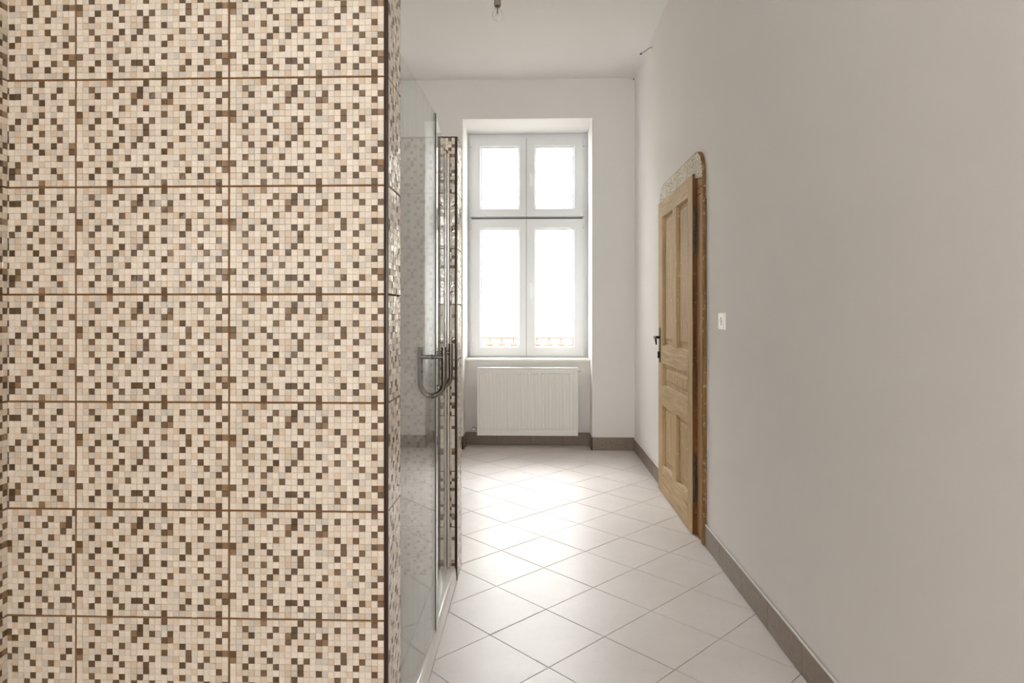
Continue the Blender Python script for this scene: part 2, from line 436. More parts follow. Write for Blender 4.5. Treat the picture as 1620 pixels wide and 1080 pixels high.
def mosaic_mesh(name, c0, c1, x_lo=None, x_hi=None):
    """tile of moulded squares, columns c0..c1, facing -Y, outer plane near y=0, centred on origin; x_lo/x_hi trim the sides."""
    xa = c0*CW if x_lo is None else x_lo; xb = (c1+1)*CW if x_hi is None else x_hi
    ox = (xa+xb)/2; verts = []; faces = []; cols = []
    EDGE = lin(236, 224, 208)
    def quad(a, b, c, d, col): 
        n = len(verts); verts.extend((a, b, c, d)); faces.append((n, n+1, n+2, n+3)); cols.append(col)
    for r in range(17):
        for c in range(c0, c1+1):
            l, rr_ = max(xa, c*CW)-ox, min(xb, (c+1)*CW)-ox
            if rr_-l < 0.001: continue
            zt, zb = TH/2-r*CH, TH/2-(r+1)*CH
            col, jit, hs = CELLS[(r, c)]
            i = 0.00055
            base = [(l, 0, zb), (rr_, 0, zb), (rr_, 0, zt), (l, 0, zt)]
            top = []
            for k, (x, y, z) in enumerate(base):
                sx = 1 if k in (0, 3) else -1; sz = 1 if k in (0, 1) else -1
                top.append((x+sx*i+jit[k]*0.8, -hs[k], z+sz*i+jit[k+4]*0.8))
            quad(*top, col)
            sc = col
            for k in range(4):
                k2 = (k+1) % 4; quad(base[k], base[k2], top[k2], top[k], sc)
    # body of the tile
    xa -= ox; xb -= ox; z0, z1 = -TH/2, TH/2; d = T_THICK
    for q in (((xa, d, z0), (xb, d, z0), (xb, 0, z0), (xa, 0, z0)), ((xa, 0, z1), (xb, 0, z1), (xb, d, z1), (xa, d, z1)),
              ((xa, d, z0), (xa, 0, z0), (xa, 0, z1), (xa, d, z1)), ((xb, 0, z0), (xb, d, z0), (xb, d, z1), (xb, 0, z1))):
        quad(*q, EDGE)
    me = bpy.data.meshes.new(name); me.from_pydata(verts, [], faces)
    at = me.color_attributes.new('square_colour', 'FLOAT_COLOR', 'CORNER')
    buf = []
    for c in cols: buf.extend(c*4)
    at.data.foreach_set('color', buf)
    me.materials.append(M['mosaic']); me.update()
    return me, xb-xa
WCUT = 0.1622
FULL, _ = mosaic_mesh('mosaic_tile', 0, 24)
CUT_R, _ = mosaic_mesh('mosaic_tile_cut', 13, 24, x_lo=TW-WCUT)      # right-hand end of a tile
CUT_L, _ = mosaic_mesh('mosaic_tile_cut', 0, 11, x_hi=WCUT)          # left-hand end of a tile
ZTOP = 1.967
def tile_z(k): return ZTOP-(k+0.5)*PZ
def put_tile(me, parent, x, y, z, facing, flip):
    rot = (0, math.pi if flip else 0, 0)
    m = Matrix.Rotation(math.pi/2 if facing == '+X' else 0, 4, 'Z') @ Matrix.Rotation(rot[1], 4, 'Y')
    o = obj('mosaic_tile', me, parent); o.matrix_local = Matrix.Translation((x, y, z)) @ m
    return o

# --- partition in front of the shower
NY0, NY1, XE = 1.430, 1.565, -0.3264
nw = tag(MB().box(XL+0.001, XE-0.009, NY0+T_THICK-0.0060, NY1-0.006, 0, ZTOP-0.004).build('wall_shower_front', 'grout_brown'),
         'free-ending partition wall faced with brown and cream mosaic tiles', 'wall', kind='structure')
FACE_Y = NY0                                       # base plane of the squares
colx = [XL+0.0026+WCUT/2, -1.0495+0.0018+TW/2, -0.6914+0.0018+TW/2]
cutplan = [('R', 0), ('L', 1), ('L', 1), ('L', 1), ('L', 1), ('L', 0), ('R', 1), ('R', 0)]
for k in range(8):
    m, fl = cutplan[k]
    put_tile(CUT_R if m == 'R' else CUT_L, nw, colx[0], FACE_Y, tile_z(k), '-Y', fl)
    put_tile(FULL, nw, colx[1], FACE_Y, tile_z(k), '-Y', 0)
    put_tile(FULL, nw, colx[2], FACE_Y, tile_z(k), '-Y', 0)
RET, rw = mosaic_mesh('mosaic_tile_cut', 0, 9, x_hi=NY1-NY0-0.0105)
for k in range(8): put_tile(RET, nw, XE-0.0015, (NY0+NY1)/2+0.0035, tile_z(k), '+X', k % 2)
def trim_post(parent, x0, x1, y0, y1, z0, z1, bev=0.002): return MB().box(x0, x1, y0, y1, z0, z1, bev, 2).build('edge_trim', 'trim_dark', parent, True)
trim_post(nw, -0.3350, XE, NY0-0.0016, NY0+0.0075, 0, ZTOP+0.001)
trim_post(nw, XE-0.009, XE-0.0002, NY1-0.0035, NY1+0.001, 0, ZTOP+0.001, 0.001)
trim_post(nw, XL+0.001, XE, NY0-0.0012, NY1+0.0005, ZTOP-0.0035, ZTOP+0.004, 0.001)

# --- low wall on the far side of the shower
FY0, FY1, XF = 2.808, 2.972, -0.332
fw = tag(MB().box(XL+0.001, XF-0.009, FY0+T_THICK-0.0060, FY1-0.006, 0, ZTOP-0.004).build('wall_shower_rear', 'grout_brown'),
         'low mosaic-tiled shower wall on the window side with dark edge trim', 'wall', kind='structure')
fx = [-0.3435-TW/2, -0.3435-TW/2-PX]
for k in range(8):
    for i, x in enumerate(fx): put_tile(FULL, fw, x, FY0, tile_z(k), '-Y', (i+k) % 2)
    put_tile(CUT_R, fw, XL+0.002+WCUT/2-0.006, FY0, tile_z(k), '-Y', 0)
RET2, rw2 = mosaic_mesh('mosaic_tile_cut', 3, 14, x_hi=3*CW+FY1-FY0-0.0105)
for k in range(8): put_tile(RET2, fw, XF-0.0015, (FY0+FY1)/2+0.0035, tile_z(k), '+X', k % 2)
trim_post(fw, -0.3432, XF, FY0-0.0016, FY0+0.0075, 0, ZTOP+0.001)
trim_post(fw, XF-0.009, XF-0.0002, FY1-0.0035, FY1+0.001, 0, ZTOP+0.001, 0.001)
trim_post(fw, XL+0.001, XF, FY0-0.0012, FY1+0.0005, ZTOP-0.006, ZTOP+0.004, 0.001)

# --- tiled parts of the left wall
MB().box(XL-0.01, XL+0.0025, -0.03, NY0, 0, ZTOP).build('grout_bed', 'grout_brown', wall_left)
MB().box(XL-0.01, XL+0.0025, NY1, FY0, 0, ZTOP).build('grout_bed', 'grout_brown', wall_left)
for k in range(8):
    for i in range(4):
        put_tile(FULL, wall_left, XL+0.006, NY0-0.002-TW/2-i*PX, tile_z(k), '+X', i % 2)
    for i in range(3):
        put_tile(FULL, wall_left, XL+0.006, FY0-0.002-TW/2-i*PX, tile_z(k), '+X', i % 2)
    put_tile(CUT_R, wall_left, XL+0.006, NY1+0.002+WCUT/2, tile_z(k), '+X', 0)

# ---------------------------------------------------------------- shower tray
tray = empty('shower_tray'); tag(tray, 'glossy white acrylic shower tray with raised rim below the glass doors', 'shower tray')
rim = [(-0.3340, 0.0), (-0.3375, 0.045), (-0.3400, 0.058), (-0.3445, 0.0645), (-0.3520, 0.067), (-0.4020, 0.067), (-0.4085, 0.0655), (-0.4130, 0.061),
       (-0.4180, 0.050), (-0.4300, 0.034), (-0.4600, 0.028), (-0.78, 0.022), (-1.14, 0.028), (-1.165, 0.04), (-1.175, 0.062), (-1.185, 0.067), (XL+0.004, 0.067), (XL+0.004, 0.0)]
MB().prism(rim, 'Y', NY1+0.002, FY0-0.004).build('tray_body', 'acrylic', tray, True)
MB().lathe([(0.045, 0.0), (0.045, 0.006), (0.04, 0.009), (0.001, 0.010)], (-0.78, 2.2, 0.021), 'Z', 28).build('drain_cover', 'chrome', tray, True)
MB().box(-0.4085, -0.3455, FY0-0.012, FY0-0.002, 0.062, 0.0670, 0.002).build('silicone_joint', 'silicone_white', tray, True)

# ---------------------------------------------------------------- shower doors
def plate(a, b, thick, z0, z1, off=0.0):
    """upright slab from plan point a to plan point b"""
    a = Vector(a); b = Vector(b); d = (b-a).normalized(); n = Vector((d.y, -d.x))     # n points to +X side
    pts = [a+n*(off+thick/2), b+n*(off+thick/2), b+n*(off-thick/2), a+n*(off-thick/2)]
    return MB().prism([(p.x, p.y) for p in pts], 'Z', z0, z1)
def handle(door, c, d):
    """double-sided J handle through the pane at plan point c, pane direction d"""
    d = Vector(d).normalized(); n = Vector((d.y, -d.x)); HW, RT = 0.0435, 0.0092
    zt, zb, zc = 1.071, 0.905, 0.905+HW
    for s in (1, -1):
        path = [(HW, zt)]+[(HW, zt-(zt-zc)*k/4) for k in range(1, 5)]
        path += [(HW*math.cos(a), zc-HW*math.sin(a)) for a in [math.pi/2*k/10 for k in range(1, 10)]]
        path += [(0.0025, zb)]
        MB().tube([(c[0]+n.x*s*p, c[1]+n.y*s*p, z) for p, z in path], RT, 14).build('handle_bar', 'steel_satin', door, True)
        MB().tube([(c[0]+n.x*s*p, c[1]+n.y*s*p, 1.037) for p in (0.003, HW)], 0.0068, 14).build('handle_standoff', 'steel_satin', door, True)
        for z, r in ((1.037, 0.0095), (zb, 0.0105)):
            MB().tube([(c[0]+n.x*s*p, c[1]+n.y*s*p, z) for p in (0.002, 0.0045)], r, 16).build('handle_washer', 'seal_dark', door, True)
A1, B1 = (-0.3640, 1.588), (-0.3410, 2.216)
A2, B2 = (-0.3415, 2.226), (-0.3757, 2.765)
d1 = empty('shower_door'); tag(d1, 'clear glass shower door hung on the mosaic partition farther from the window', 'shower door')
pane1 = plate(A1, B1, 0.006, 0.078, 1.885).build('glass_pane', 'shower_glass', d1)
handle(d1, (-0.3434, 2.150), (B1[0]-A1[0], B1[1]-A1[1]))
plate((-0.34135, 2.2085), (-0.34095, 2.2185), 0.009, 0.072, 1.885).build('seal_strip', 'seal_dark', d1)
plate(A1, B1, 0.008, 0.067, 0.079).build('drip_strip', 'seal_white', d1)
MB().box(-0.376, -0.352, NY1+0.001, NY1+0.024, 0.068, 1.89, 0.002).build('wall_profile', 'chrome', d1, True)
d2 = empty('shower_door'); tag(d2, 'clear glass shower door hung on the chrome pole beside the window', 'shower door')
pane2 = plate(A2, B2, 0.006, 0.078, 1.885).build('glass_pane', 'shower_glass', d2)
handle(d2, (-0.3519, 2.392), (B2[0]-A2[0], B2[1]-A2[1]))
plate((-0.3411, 2.2195), (-0.3416, 2.2275), 0.010, 0.072, 1.885).build('seal_strip', 'seal_white', d2)
plate(A2, B2, 0.008, 0.067, 0.079).build('drip_strip', 'seal_white', d2)
hp = MB().tube([(-0.3830, 2.772, 0.070), (-0.3830, 2.772, 1.882)], 0.0085, 18)
hp.tube([(-0.3685, 2.774, 0.070), (-0.3685, 2.774, 1.886)], 0.0080, 18)
hp.box(-0.389, -0.362, 2.778, FY0-0.002, 0.070, 1.882, 0.001)
hp.build('hinge_pole', 'chrome', d2, True)
MB().box(-0.3800, -0.3710, 2.766, 2.796, 1.880, 1.902, 0.003).build('pole_cap', 'seal_dark', d2, True)

# ---------------------------------------------------------------- window
def sash(parent, x0, x1, z0, z1, gx0, gx1, gz0, gz1, hx=None, hz=None, hinge_x=None):
    s = MB()
    y0, y1 = WY, WY+0.055
    for a in ((x0, gx0, z0, z1), (gx1, x1, z0, z1), (gx0-0.001, gx1+0.001, z0, gz0), (gx0-0.001, gx1+0.001, gz1, z1)):
        s.box(a[0], a[1], y0, y1, a[2], a[3])
    so = s.build('sash', 'pvc', parent)
    b = MB(); w = 0.012                                     # sloped glazing bead
    for p, ax, lo, hi in (([(gx0-0.002, y0-0.004), (gx0+w, y0+0.014), (gx0+w, y0+0.02), (gx0-0.002, y0+0.02)], 'Z', gz0, gz1),
                          ([(gx1+0.002, y0-0.004), (gx1-w, y0+0.014), (gx1-w, y0+0.02), (gx1+0.002, y0+0.02)], 'Z', gz0, gz1)):
        b.prism(p, ax, lo, hi)
    for z, sg in ((gz0, 1), (gz1, -1)):
        b.prism([(y0-0.004, z-sg*0.002), (y0+0.014, z+sg*w), (y0+0.02, z+sg*w), (y0+0.02, z-sg*0.002)], 'X', gx0, gx1)
    b.build('glazing_bead', 'pvc', so)
    gk = MB()
    for a in ((gx0+w-0.001, gx0+w+0.003, gz0, gz1), (gx1-w-0.003, gx1-w+0.001, gz0, gz1), (gx0, gx1, gz0+w-0.001, gz0+w+0.003), (gx0, gx1, gz1-w-0.003, gz1-w+0.001)):
        gk.box(a[0], a[1], y0+0.015, y0+0.026, a[2], a[3])
    gk.build('gasket', 'gasket', so)
    MB().box(gx0, gx1, y0+0.022, y0+0.027, gz0, gz1).build('pane', 'window_glass', so)
    if hx is not None:
        h = MB(); h.box(hx-0.013, hx+0.013, y0-0.012, y0, hz[1]-0.05, hz[1]+0.012, 0.005)
        h.tube([(hx, y0-0.01, hz[1]-0.012), (hx, y0-0.042, hz[1]-0.012)], 0.009, 12)
        h.box(hx-0.010, hx+0.010, y0-0.050, y0-0.036, hz[0], hz[1]-0.004, 0.006)
        h.build('handle', 'plastic_white', so, True)
    if hinge_x is not None:
        for z in (z0+0.03, z1-0.05):
            MB().tube([(hinge_x, y0-0.006, z-0.035), (hinge_x, y0-0.006, z+0.035)], 0.0075, 10).build('hinge', 'pvc', so, True)
            MB().tube([(hinge_x, y0-0.006, z-0.0385), (hinge_x, y0-0.006, z-0.035)], 0.006, 10).build('hinge_pin', 'gasket', so, True)
    return so
win = empty('window_1'); tag(win, 'white plastic four-sash window above the radiator, brick wall outside', 'window', kind='structure')
fr = MB(); FX0, FX1, FZ0, FZ1 = -0.607, 0.504, 0.779, TOPW-0.002
for a in ((NX0, -0.560, FZ0, FZ1), (0.462, NX1, FZ0, FZ1), (-0.56, 0.462, FZ0, 0.83), (-0.56, 0.462, 2.84, FZ1), (-0.56, 0.462, 2.075, 2.125), (-0.085, -0.025, 0.83, 2.075), (-0.085, -0.025, 2.125, 2.84)):
    fr.box(a[0], a[1], WY+0.022, WY+0.085, a[2], a[3])
fr.build('window_frame', 'pvc', win)
gk = MB()
for a in ((-0.0575, -0.0535, 0.79, 2.86), (-0.578, 0.478, 2.092, 2.105)):
    gk.box(a[0], a[1], WY+0.012, WY+0.0225, a[2], a[3])
gk.build('frame_gasket', 'gasket', win)
sash(win, -0.578, -0.0575, 2.112, 2.859, -0.495, -0.120, 2.184, 2.783, hinge_x=-0.585)
sash(win, -0.0535, 0.478, 2.112, 2.859, 0.024, 0.398, 2.184, 2.783, hx=-0.019, hz=(2.39, 2.509), hinge_x=0.485)
sash(win, -0.578, -0.0575, 0.794, 2.088, -0.495, -0.120, 0.875, 2.006, hinge_x=-0.585)
sash(win, -0.0535, 0.478, 0.794, 2.088, 0.024, 0.398, 0.875, 2.006, hx=-0.019, hz=(1.336, 1.469), hinge_x=0.485)
MB().box(NX0-0.008, NX1-0.002, NYB-0.022, WY+0.03, 0.757, 0.779, 0.004).build('window_sill', 'sill_board', win, True)
# window behind the viewer, mirrored in the far panes
w2 = empty('window_2'); tag(w2, 'small six-pane window in the wall behind the viewer', 'window', kind='structure')
f2 = MB(); y0, y1 = YB-0.10, YB-0.04
zc_ = [RW[2]+0.07, 1.58, 1.64, 1.96, 2.12, RW[3]-0.07]
for a in ((RW[0], RW[0]+0.06, RW[2], RW[3]), (RW[1]-0.06, RW[1], RW[2], RW[3]), (0.172, 0.298, RW[2], RW[3]), (RW[0], RW[1], RW[2], zc_[0]),
          (RW[0], RW[1], zc_[1], zc_[2]), (RW[0], RW[1], zc_[3], zc_[4]), (RW[0], RW[1], zc_[5], RW[3])):
    f2.box(a[0], a[1], y0, y1, a[2], a[3])
f2.build('window_frame', 'pvc', w2)
for xa, xb in ((RW[0]+0.06, 0.172), (0.298, RW[1]-0.06)):
    for za, zb in ((zc_[0], zc_[1]), (zc_[2], zc_[3]), (zc_[4], zc_[5])):
        MB().box(xa, xb, YB-0.072, YB-0.068, za, zb).build('pane', 'window_glass', w2)
# ---------------------------------------------------------------- skirting
def skirt_x(name, label, xs, y, z1, face=-1, th=0.009):
    """tile skirting along X, on a wall whose face is at y, tiles project towards -Y"""
    root = tag(empty(name), label, 'skirting', kind='structure')
    for a, b in zip(xs[:-1], xs[1:]):
        MB().box(a+0.001, b-0.001, y-th, y-0.0005, 0.002, z1, 0.0012, 1).build('skirting_tile', 'skirting_tile', root)
    MB().box(xs[0], xs[-1], y-th+0.002, y, 0.001, z1-0.002).build('grout_bed', 'grout_floor', root)
    return root
def skirt_y(name, label, ys, x, z1, side, th=0.009, bead=False, root=None):
    th = 0.012 if bead else th
    root = root or tag(empty(name), label, 'skirting', kind='structure')
    a_, b_ = (x-th, x-(0.004 if bead else 0.0005)) if side < 0 else (x+0.0005, x+th)   # the beaded run stands off the wall: a real gap behind it
    for a, b in zip(ys[:-1], ys[1:]):
        MB().box(a_, b_, a+0.001, b-0.001, 0.002, z1, 0.0012, 1).build('skirting_tile', 'skirting_tile', root)
    MB().box(*((a_+0.002, x) if side < 0 else (x, b_-0.002)), ys[0], ys[-1], 0.001, z1-(0.025 if bead else 0.002)).build('grout_bed', 'grout_floor', root)
    if bead:
        MB().box(x-th+0.0005, x-0.004, ys[0], ys[-1], z1-0.001, z1+0.0035, 0.0008, 1).build('top_joint', 'silicone_white', root)
    return root
HS = 0.108
ysr = [1.80-0.3005*k for k in range(15, 0, -1)]+[1.80, 2.101, 2.403, 2.704, 3.017, 3.276]
skr = skirt_y('baseboard_right', 'grey-brown tile skirting along the right wall up to the wooden door', [y for y in ysr if y > -2.98], XR, HS, -1, bead=True)
skirt_y(None, None, [4.398, 4.71, 5.012, 5.313, YF-0.009], XR, HS, -1, bead=True, root=skr)
skw = skirt_x('baseboard_window', 'grey-brown tile skirting under the window and radiator', [NX0+0.009, -0.317, -0.020, 0.280, NX1-0.009], NYB, 0.112)
def sub_x(xs, y):
    for a, b in zip(xs[:-1], xs[1:]): MB().box(a+0.001, b-0.001, y-0.009, y-0.0005, 0.002, 0.112, 0.0012, 1).build('skirting_tile', 'skirting_tile', skw)
    MB().box(xs[0], xs[-1], y-0.007, y, 0.001, 0.110).build('grout_bed', 'grout_floor', skw)
sub_x([NX1-0.004, 0.821, XR-0.009], YF)
sub_x([XL+0.01, -0.92, NX0+0.004], YF)
for xa, xb in ((NX0+0.0005, NX0+0.009), (NX1-0.009, NX1-0.0005)):
    MB().box(xa, xb, YF-0.006, NYB-0.010, 0.002, 0.112, 0.0012, 1).build('skirting_tile', 'skirting_tile', skw)
for xa in (NX0-0.004, NX1-0.011):
    MB().box(xa, xa+0.013, YF-0.0135, YF-0.006, 0.001, 0.113, 0.002, 2).build('corner_trim', 'skirting_trim', skw, True)

# ---------------------------------------------------------------- radiator
rad = empty('radiator'); tag(rad, 'white ribbed panel radiator in the niche below the window', 'radiator')
RX0, RX1, RZ0, RZ1, RY = -0.493, 0.408, 0.104, 0.710, 5.668
NR = 28; z_lo, z_hi = 0.154, 0.662
bm = bmesh.new()
prof = [RX0+0.004]; dep = [0.0]
x0r, x1r = -0.4755, 0.3905; st = (x1r-x0r)/NR
for i in range(NR):
    c = x0r+(i+0.5)*st
    for dx, d in ((-0.0125, 0), (-0.0085, 1), (0.0085, 1), (0.0125, 0)): prof.append(c+dx); dep.append(d)
prof.append(RX1-0.004); dep.append(0.0)
zs = [(RZ0+0.003, 0), (z_lo, 0), (z_lo+0.010, 1), (z_hi-0.010, 1), (z_hi, 0), (RZ1-0.003, 0)]
grid = [[bm.verts.new((x, RY+0.0-0.007*d*zf, z)) for x, d in zip(prof, dep)] for z, zf in zs]
for i in range(len(zs)-1):
    for j in range(len(prof)-1): bm.faces.new((grid[i][j], grid[i][j+1], grid[i+1][j+1], grid[i+1][j]))
me = bpy.data.meshes.new('front_panel'); bm.to_mesh(me); bm.free(); me.materials.append(M['enamel'])
obj('front_panel', me, rad)
fr_ = MB()
fr_.box(RX0, RX0+0.008, RY-0.006, RY+0.09, RZ0, RZ1, 0.002); fr_.build('side_cover', 'enamel', rad, True)
MB().box(RX1-0.008, RX1, RY-0.006, RY+0.09, RZ0, RZ1, 0.002).build('side_cover', 'enamel', rad, True)
MB().box(RX0, RX1, RY-0.007, RY+0.012, RZ0-0.001, RZ0+0.010, 0.003).build('lower_edge', 'enamel', rad, True)
tg = MB(); tg.box(RX0, RX1, RY-0.007, RY+0.012, RZ1-0.012, RZ1+0.001, 0.004)
for k in range(5): tg.box(RX0+0.004, RX1-0.004, RY+0.018+k*0.015, RY+0.026+k*0.015, RZ1-0.010, RZ1-0.001)
tg.build('top_grille', 'enamel', rad, True)
MB().box(RX0+0.01, RX1-0.01, RY+0.065, RY+0.088, RZ0+0.01, RZ1-0.015, 0.003).build('rear_panel', 'enamel', rad, True)
for xb in (-0.35, 0.26):
    MB().box(xb, xb+0.03, RY+0.086, NYB, 0.20, 0.62).build('wall_bracket', 'enamel_dark', rad)
vb = MB().tube([(RX0, RY+0.04, 0.152), (RX0-0.050, RY+0.04, 0.152)], [0.010, 0.010], 12)
vb.tube([(RX0-0.030, RY+0.04, 0.152), (RX0-0.030, RY+0.016, 0.152)], 0.013, 12); vb.lathe([(0.016, -0.01), (0.016, 0.01)], (RX0-0.012, RY+0.04, 0.152), 'X', 8)
vb.tube([(RX0-0.046, RY+0.04, 0.152), (RX0-0.046, NYB-0.001, 0.152)], 0.009, 10)
vb.build('valve', 'chrome', rad, True)
vt = MB().tube([(RX1, RY+0.045, 0.678), (RX1+0.018, RY+0.045, 0.678)], 0.011, 12); vt.tube([(RX1+0.018, RY+0.045, 0.678), (RX1+0.030, RY+0.045, 0.678)], [0.009, 0.005], 10)
vt.build('air_vent', 'chrome', rad, True)

# ---------------------------------------------------------------- old wooden door
door = empty('door_1'); tag(door, 'old stripped wooden panel door with round-cornered casing in right wall', 'door', kind='structure')
LX0, LX1 = 0.858, 0.889                # leaf faces (room side, wall side)
LY0, LY1, LZ0, LZ1 = 3.440, 4.352, 0.006, 1.934
leaf = empty('door_leaf'); leaf.parent = door
def leaf_piece(name, y0, y1, z0, z1, mat, x0=LX0, bev=0.0015): return MB().box(x0, LX1, y0, y1, z0, z1, bev, 1).build(name, mat, leaf)
ys_ = (LY0, 3.535, 3.822, 3.922, 4.224, LY1)       # hinge stile, panel, muntin, panel, lock stile
leaf_piece('stile', ys_[0], ys_[1], LZ0, LZ1, 'door_wood')
leaf_piece('stile', ys_[4], ys_[5], LZ0, LZ1, 'door_wood')
for z0, z1 in ((LZ0, 0.185), (0.583, 0.712), (0.859, 0.981), (1.827, LZ1)): leaf_piece('rail', ys_[1], ys_[4], z0, z1, 'door_wood_rail')
for z0, z1 in ((0.185, 0.583), (0.981, 1.827)): leaf_piece('muntin', ys_[2], ys_[3], z0, z1, 'door_wood')
def panel(y0, y1, z0, z1):
    bm = bmesh.new(); rings = []
    for ins, x in ((0.0, LX0+0.001), (0.003, LX0+0.014), (0.007, LX0+0.022), (0.030, LX0+0.022), (0.046, LX0+0.015)):
        rings.append([bm.verts.new((x, y, z)) for y, z in ((y0+ins, z0+ins), (y1-ins, z0+ins), (y1-ins, z1-ins), (y0+ins, z1-ins))])
    for n_, (a, b) in enumerate(zip(rings[:-1], rings[1:])):
        for k in range(4):
            f_ = bm.faces.new((a[k], a[(k+1) % 4], b[(k+1) % 4], b[k]))
    bm.faces.new(rings[-1])
    bk = [bm.verts.new((LX1-0.004, y, z)) for y, z in ((y0, z0), (y1, z0), (y1, z1), (y0, z1))]
    for k in range(4): bm.faces.new((rings[0][k], rings[0][(k+1) % 4], bk[(k+1) % 4], bk[k]))
    bm.faces.new(bk)
    bmesh.ops.recalc_face_normals(bm, faces=bm.faces[:])
    me = bpy.data.meshes.new('panel'); bm.to_mesh(me); bm.free(); me.materials.append(M['door_panel_wood']); obj('panel', me, leaf)
for ya, yb in ((ys_[1], ys_[2]), (ys_[3], ys_[4])):
    panel(ya, yb, 0.981, 1.827); panel(ya, yb, 0.185, 0.583)
panel(ys_[1], ys_[4], 0.712, 0.859)
MB().box(LX0+0.002, LX1, LY0-0.005, LY0, LZ0, LZ1, 0.001, 1).build('leaf_edge', 'door_edge_wood', leaf)
for za, zb in ((0.190, 0.425), (1.515, 1.745)):
    hg = MB(); L = zb-za
    hg.lathe([(0.001, za-0.016), (0.004, za-0.014), (0.006, za-0.006), (0.0075, za), (0.0075, za+L*0.49), (0.006, za+L*0.5), (0.0075, za+L*0.51), (0.0075, zb), (0.006, zb+0.006), (0.004, zb+0.014), (0.001, zb+0.016)],
             (0.868, LY0-0.010, 0), 'Z', 12)
    hg.box(0.862, 0.886, LY0-0.0075, LY0-0.0045, za, zb)
    hg.build('hinge', 'iron_worn', leaf, True)
# lever handle with long back plate
hy_ = 4.300
hb = MB().prism([(hy_+math.cos(a)*0.017, 1.078+math.sin(a)*0.017) for a in [math.pi*k/8 for k in range(9)]]+[(hy_+math.cos(a)*0.017, 0.878+math.sin(a)*0.017) for a in [math.pi+math.pi*k/8 for k in range(9)]], 'X', LX0-0.004, LX0+0.001)
hb.build('handle_plate', 'iron_black', leaf)
hl = MB().tube([(LX0, hy_, 1.030), (0.822, hy_, 1.030)], [0.010, 0.0075], 12)
hl.tube([(0.822, hy_+0.006, 1.030), (0.820, hy_-0.02, 1.030), (0.817, hy_-0.055, 1.027), (0.813, hy_-0.085, 1.018), (0.812, hy_-0.102, 1.002), (0.814, hy_-0.104, 0.985)], [0.008, 0.0075, 0.007, 0.007, 0.006, 0.004], 10)
hl.build('handle_lever', 'iron_black', leaf, True)
hk = MB().tube([(LX0-0.004, hy_, 0.925), (LX0-0.012, hy_, 0.925)], 0.011, 12); hk.box(LX0-0.016, LX0-0.004, hy_-0.004, hy_+0.004, 0.890, 0.935, 0.002)
hk.build('key_cover', 'iron_black', leaf, True)
# casing
CY0, CY1, CZ = 3.296, 4.392, 2.045
def arc(cy_, cz_, r, a0, a1, n=10): return [(cy_+r*math.cos(a0+(a1-a0)*k/n), cz_+r*math.sin(a0+(a1-a0)*k/n)) for k in range(n+1)]
Rc = 0.135
MB().prism([(CY0, 1.890), (LY0-0.006, 1.910), (LY0-0.006, 1.938), (LY1+0.008, 1.938), (LY1+0.008, 1.80), (CY1, 1.80)]+arc(CY1-Rc, CZ-Rc, Rc, 0, math.pi/2)+arc(CY0+Rc, CZ-Rc, Rc, math.pi/2, math.pi), 'X', 0.872, XR).build('head_board', 'head_paint', door)
# worn edge round the head board
eo = arc(CY1-Rc, CZ-Rc, Rc+0.004, 0, math.pi/2)+arc(CY0+Rc, CZ-Rc, Rc+0.004, math.pi/2, math.pi)
ei = arc(CY1-Rc, CZ-Rc, Rc, 0, math.pi/2)+arc(CY0+Rc, CZ-Rc, Rc, math.pi/2, math.pi)
eo = [(CY1+0.004, 1.80)]+eo+[(CY0-0.004, 1.775)]; ei = [(CY1, 1.80)]+ei+[(CY0, 1.775)]
MB().prism(eo+list(reversed(ei)), 'X', 0.8735, XR).build('head_edge', 'casing_edge', door)
for z0, z1 in ((0.004, 1.815), (1.821, 1.850), (1.856, 1.905)): MB().box(0.8835, XR, CY0+0.0005, LY0-0.006, z0, z1, 0.001, 1).build('casing_post', 'casing_wood', door)
for z in (1.815, 1.850): MB().box(0.8890, XR, CY0+0.001, LY0-0.007, z, z+0.006).build('casing_groove', 'casing_wood', door)
MB().box(0.872, XR, CY0-0.018, CY0+0.014, 0.002, 1.780, 0.004, 2).build('casing_moulding', 'casing_edge', door, True)
MB().box(0.8795, XR, CY0+0.013, CY0+0.026, 0.002, 1.778, 0.002, 1).build('casing_bead', 'casing_edge', door, True)
MB().box(0.869, XR, LY1+0.004, CY1, 0.004, 1.80, 0.0015, 1).build('casing_post', 'casing_wood', door)

# ---------------------------------------------------------------- socket
so = empty('wall_socket'); tag(so, 'white square power socket on the wall beside the wooden door', 'socket')
SY, SZ, SH = 3.000, 1.151, 0.0395
pl = MB()
bmx = pl.bm
n = 32
outer = [(SY-SH, SZ-SH), (SY+SH, SZ-SH), (SY+SH, SZ+SH), (SY-SH, SZ+SH)]
sq = []
for k in range(n):
    a = 2*math.pi*k/n; c_, s_ = math.cos(a), math.sin(a); m_ = max(abs(c_), abs(s_)); sq.append((SY+SH*c_/m_, SZ+SH*s_/m_))
cir = [(SY+0.0215*math.cos(2*math.pi*k/n), SZ+0.0215*math.sin(2*math.pi*k/n)) for k in range(n)]
lay = []
for pts, x in (([p for p in sq], XR), (sq, XR-0.006), ([(SY+(p[0]-SY)*0.93, SZ+(p[1]-SZ)*0.93) for p in sq], XR-0.011), (cir, XR-0.011), ([(SY+(p[0]-SY)*0.98, SZ+(p[1]-SZ)*0.98) for p in cir], XR-0.0015)):
    lay.append([bmx.verts.new((x, p[0], p[1])) for p in pts])
for a, b in zip(lay[:-1], lay[1:]):
    for k in range(n): bmx.faces.new((a[k], a[(k+1) % n], b[(k+1) % n], b[k]))
pl.build('socket_plate', 'plastic_white', so)
MB().lathe([(0.0208, 0), (0.0208, 0.0008)], (XR-0.0028, SY, SZ), 'X', 32).build('socket_cup', 'plastic_white', so)
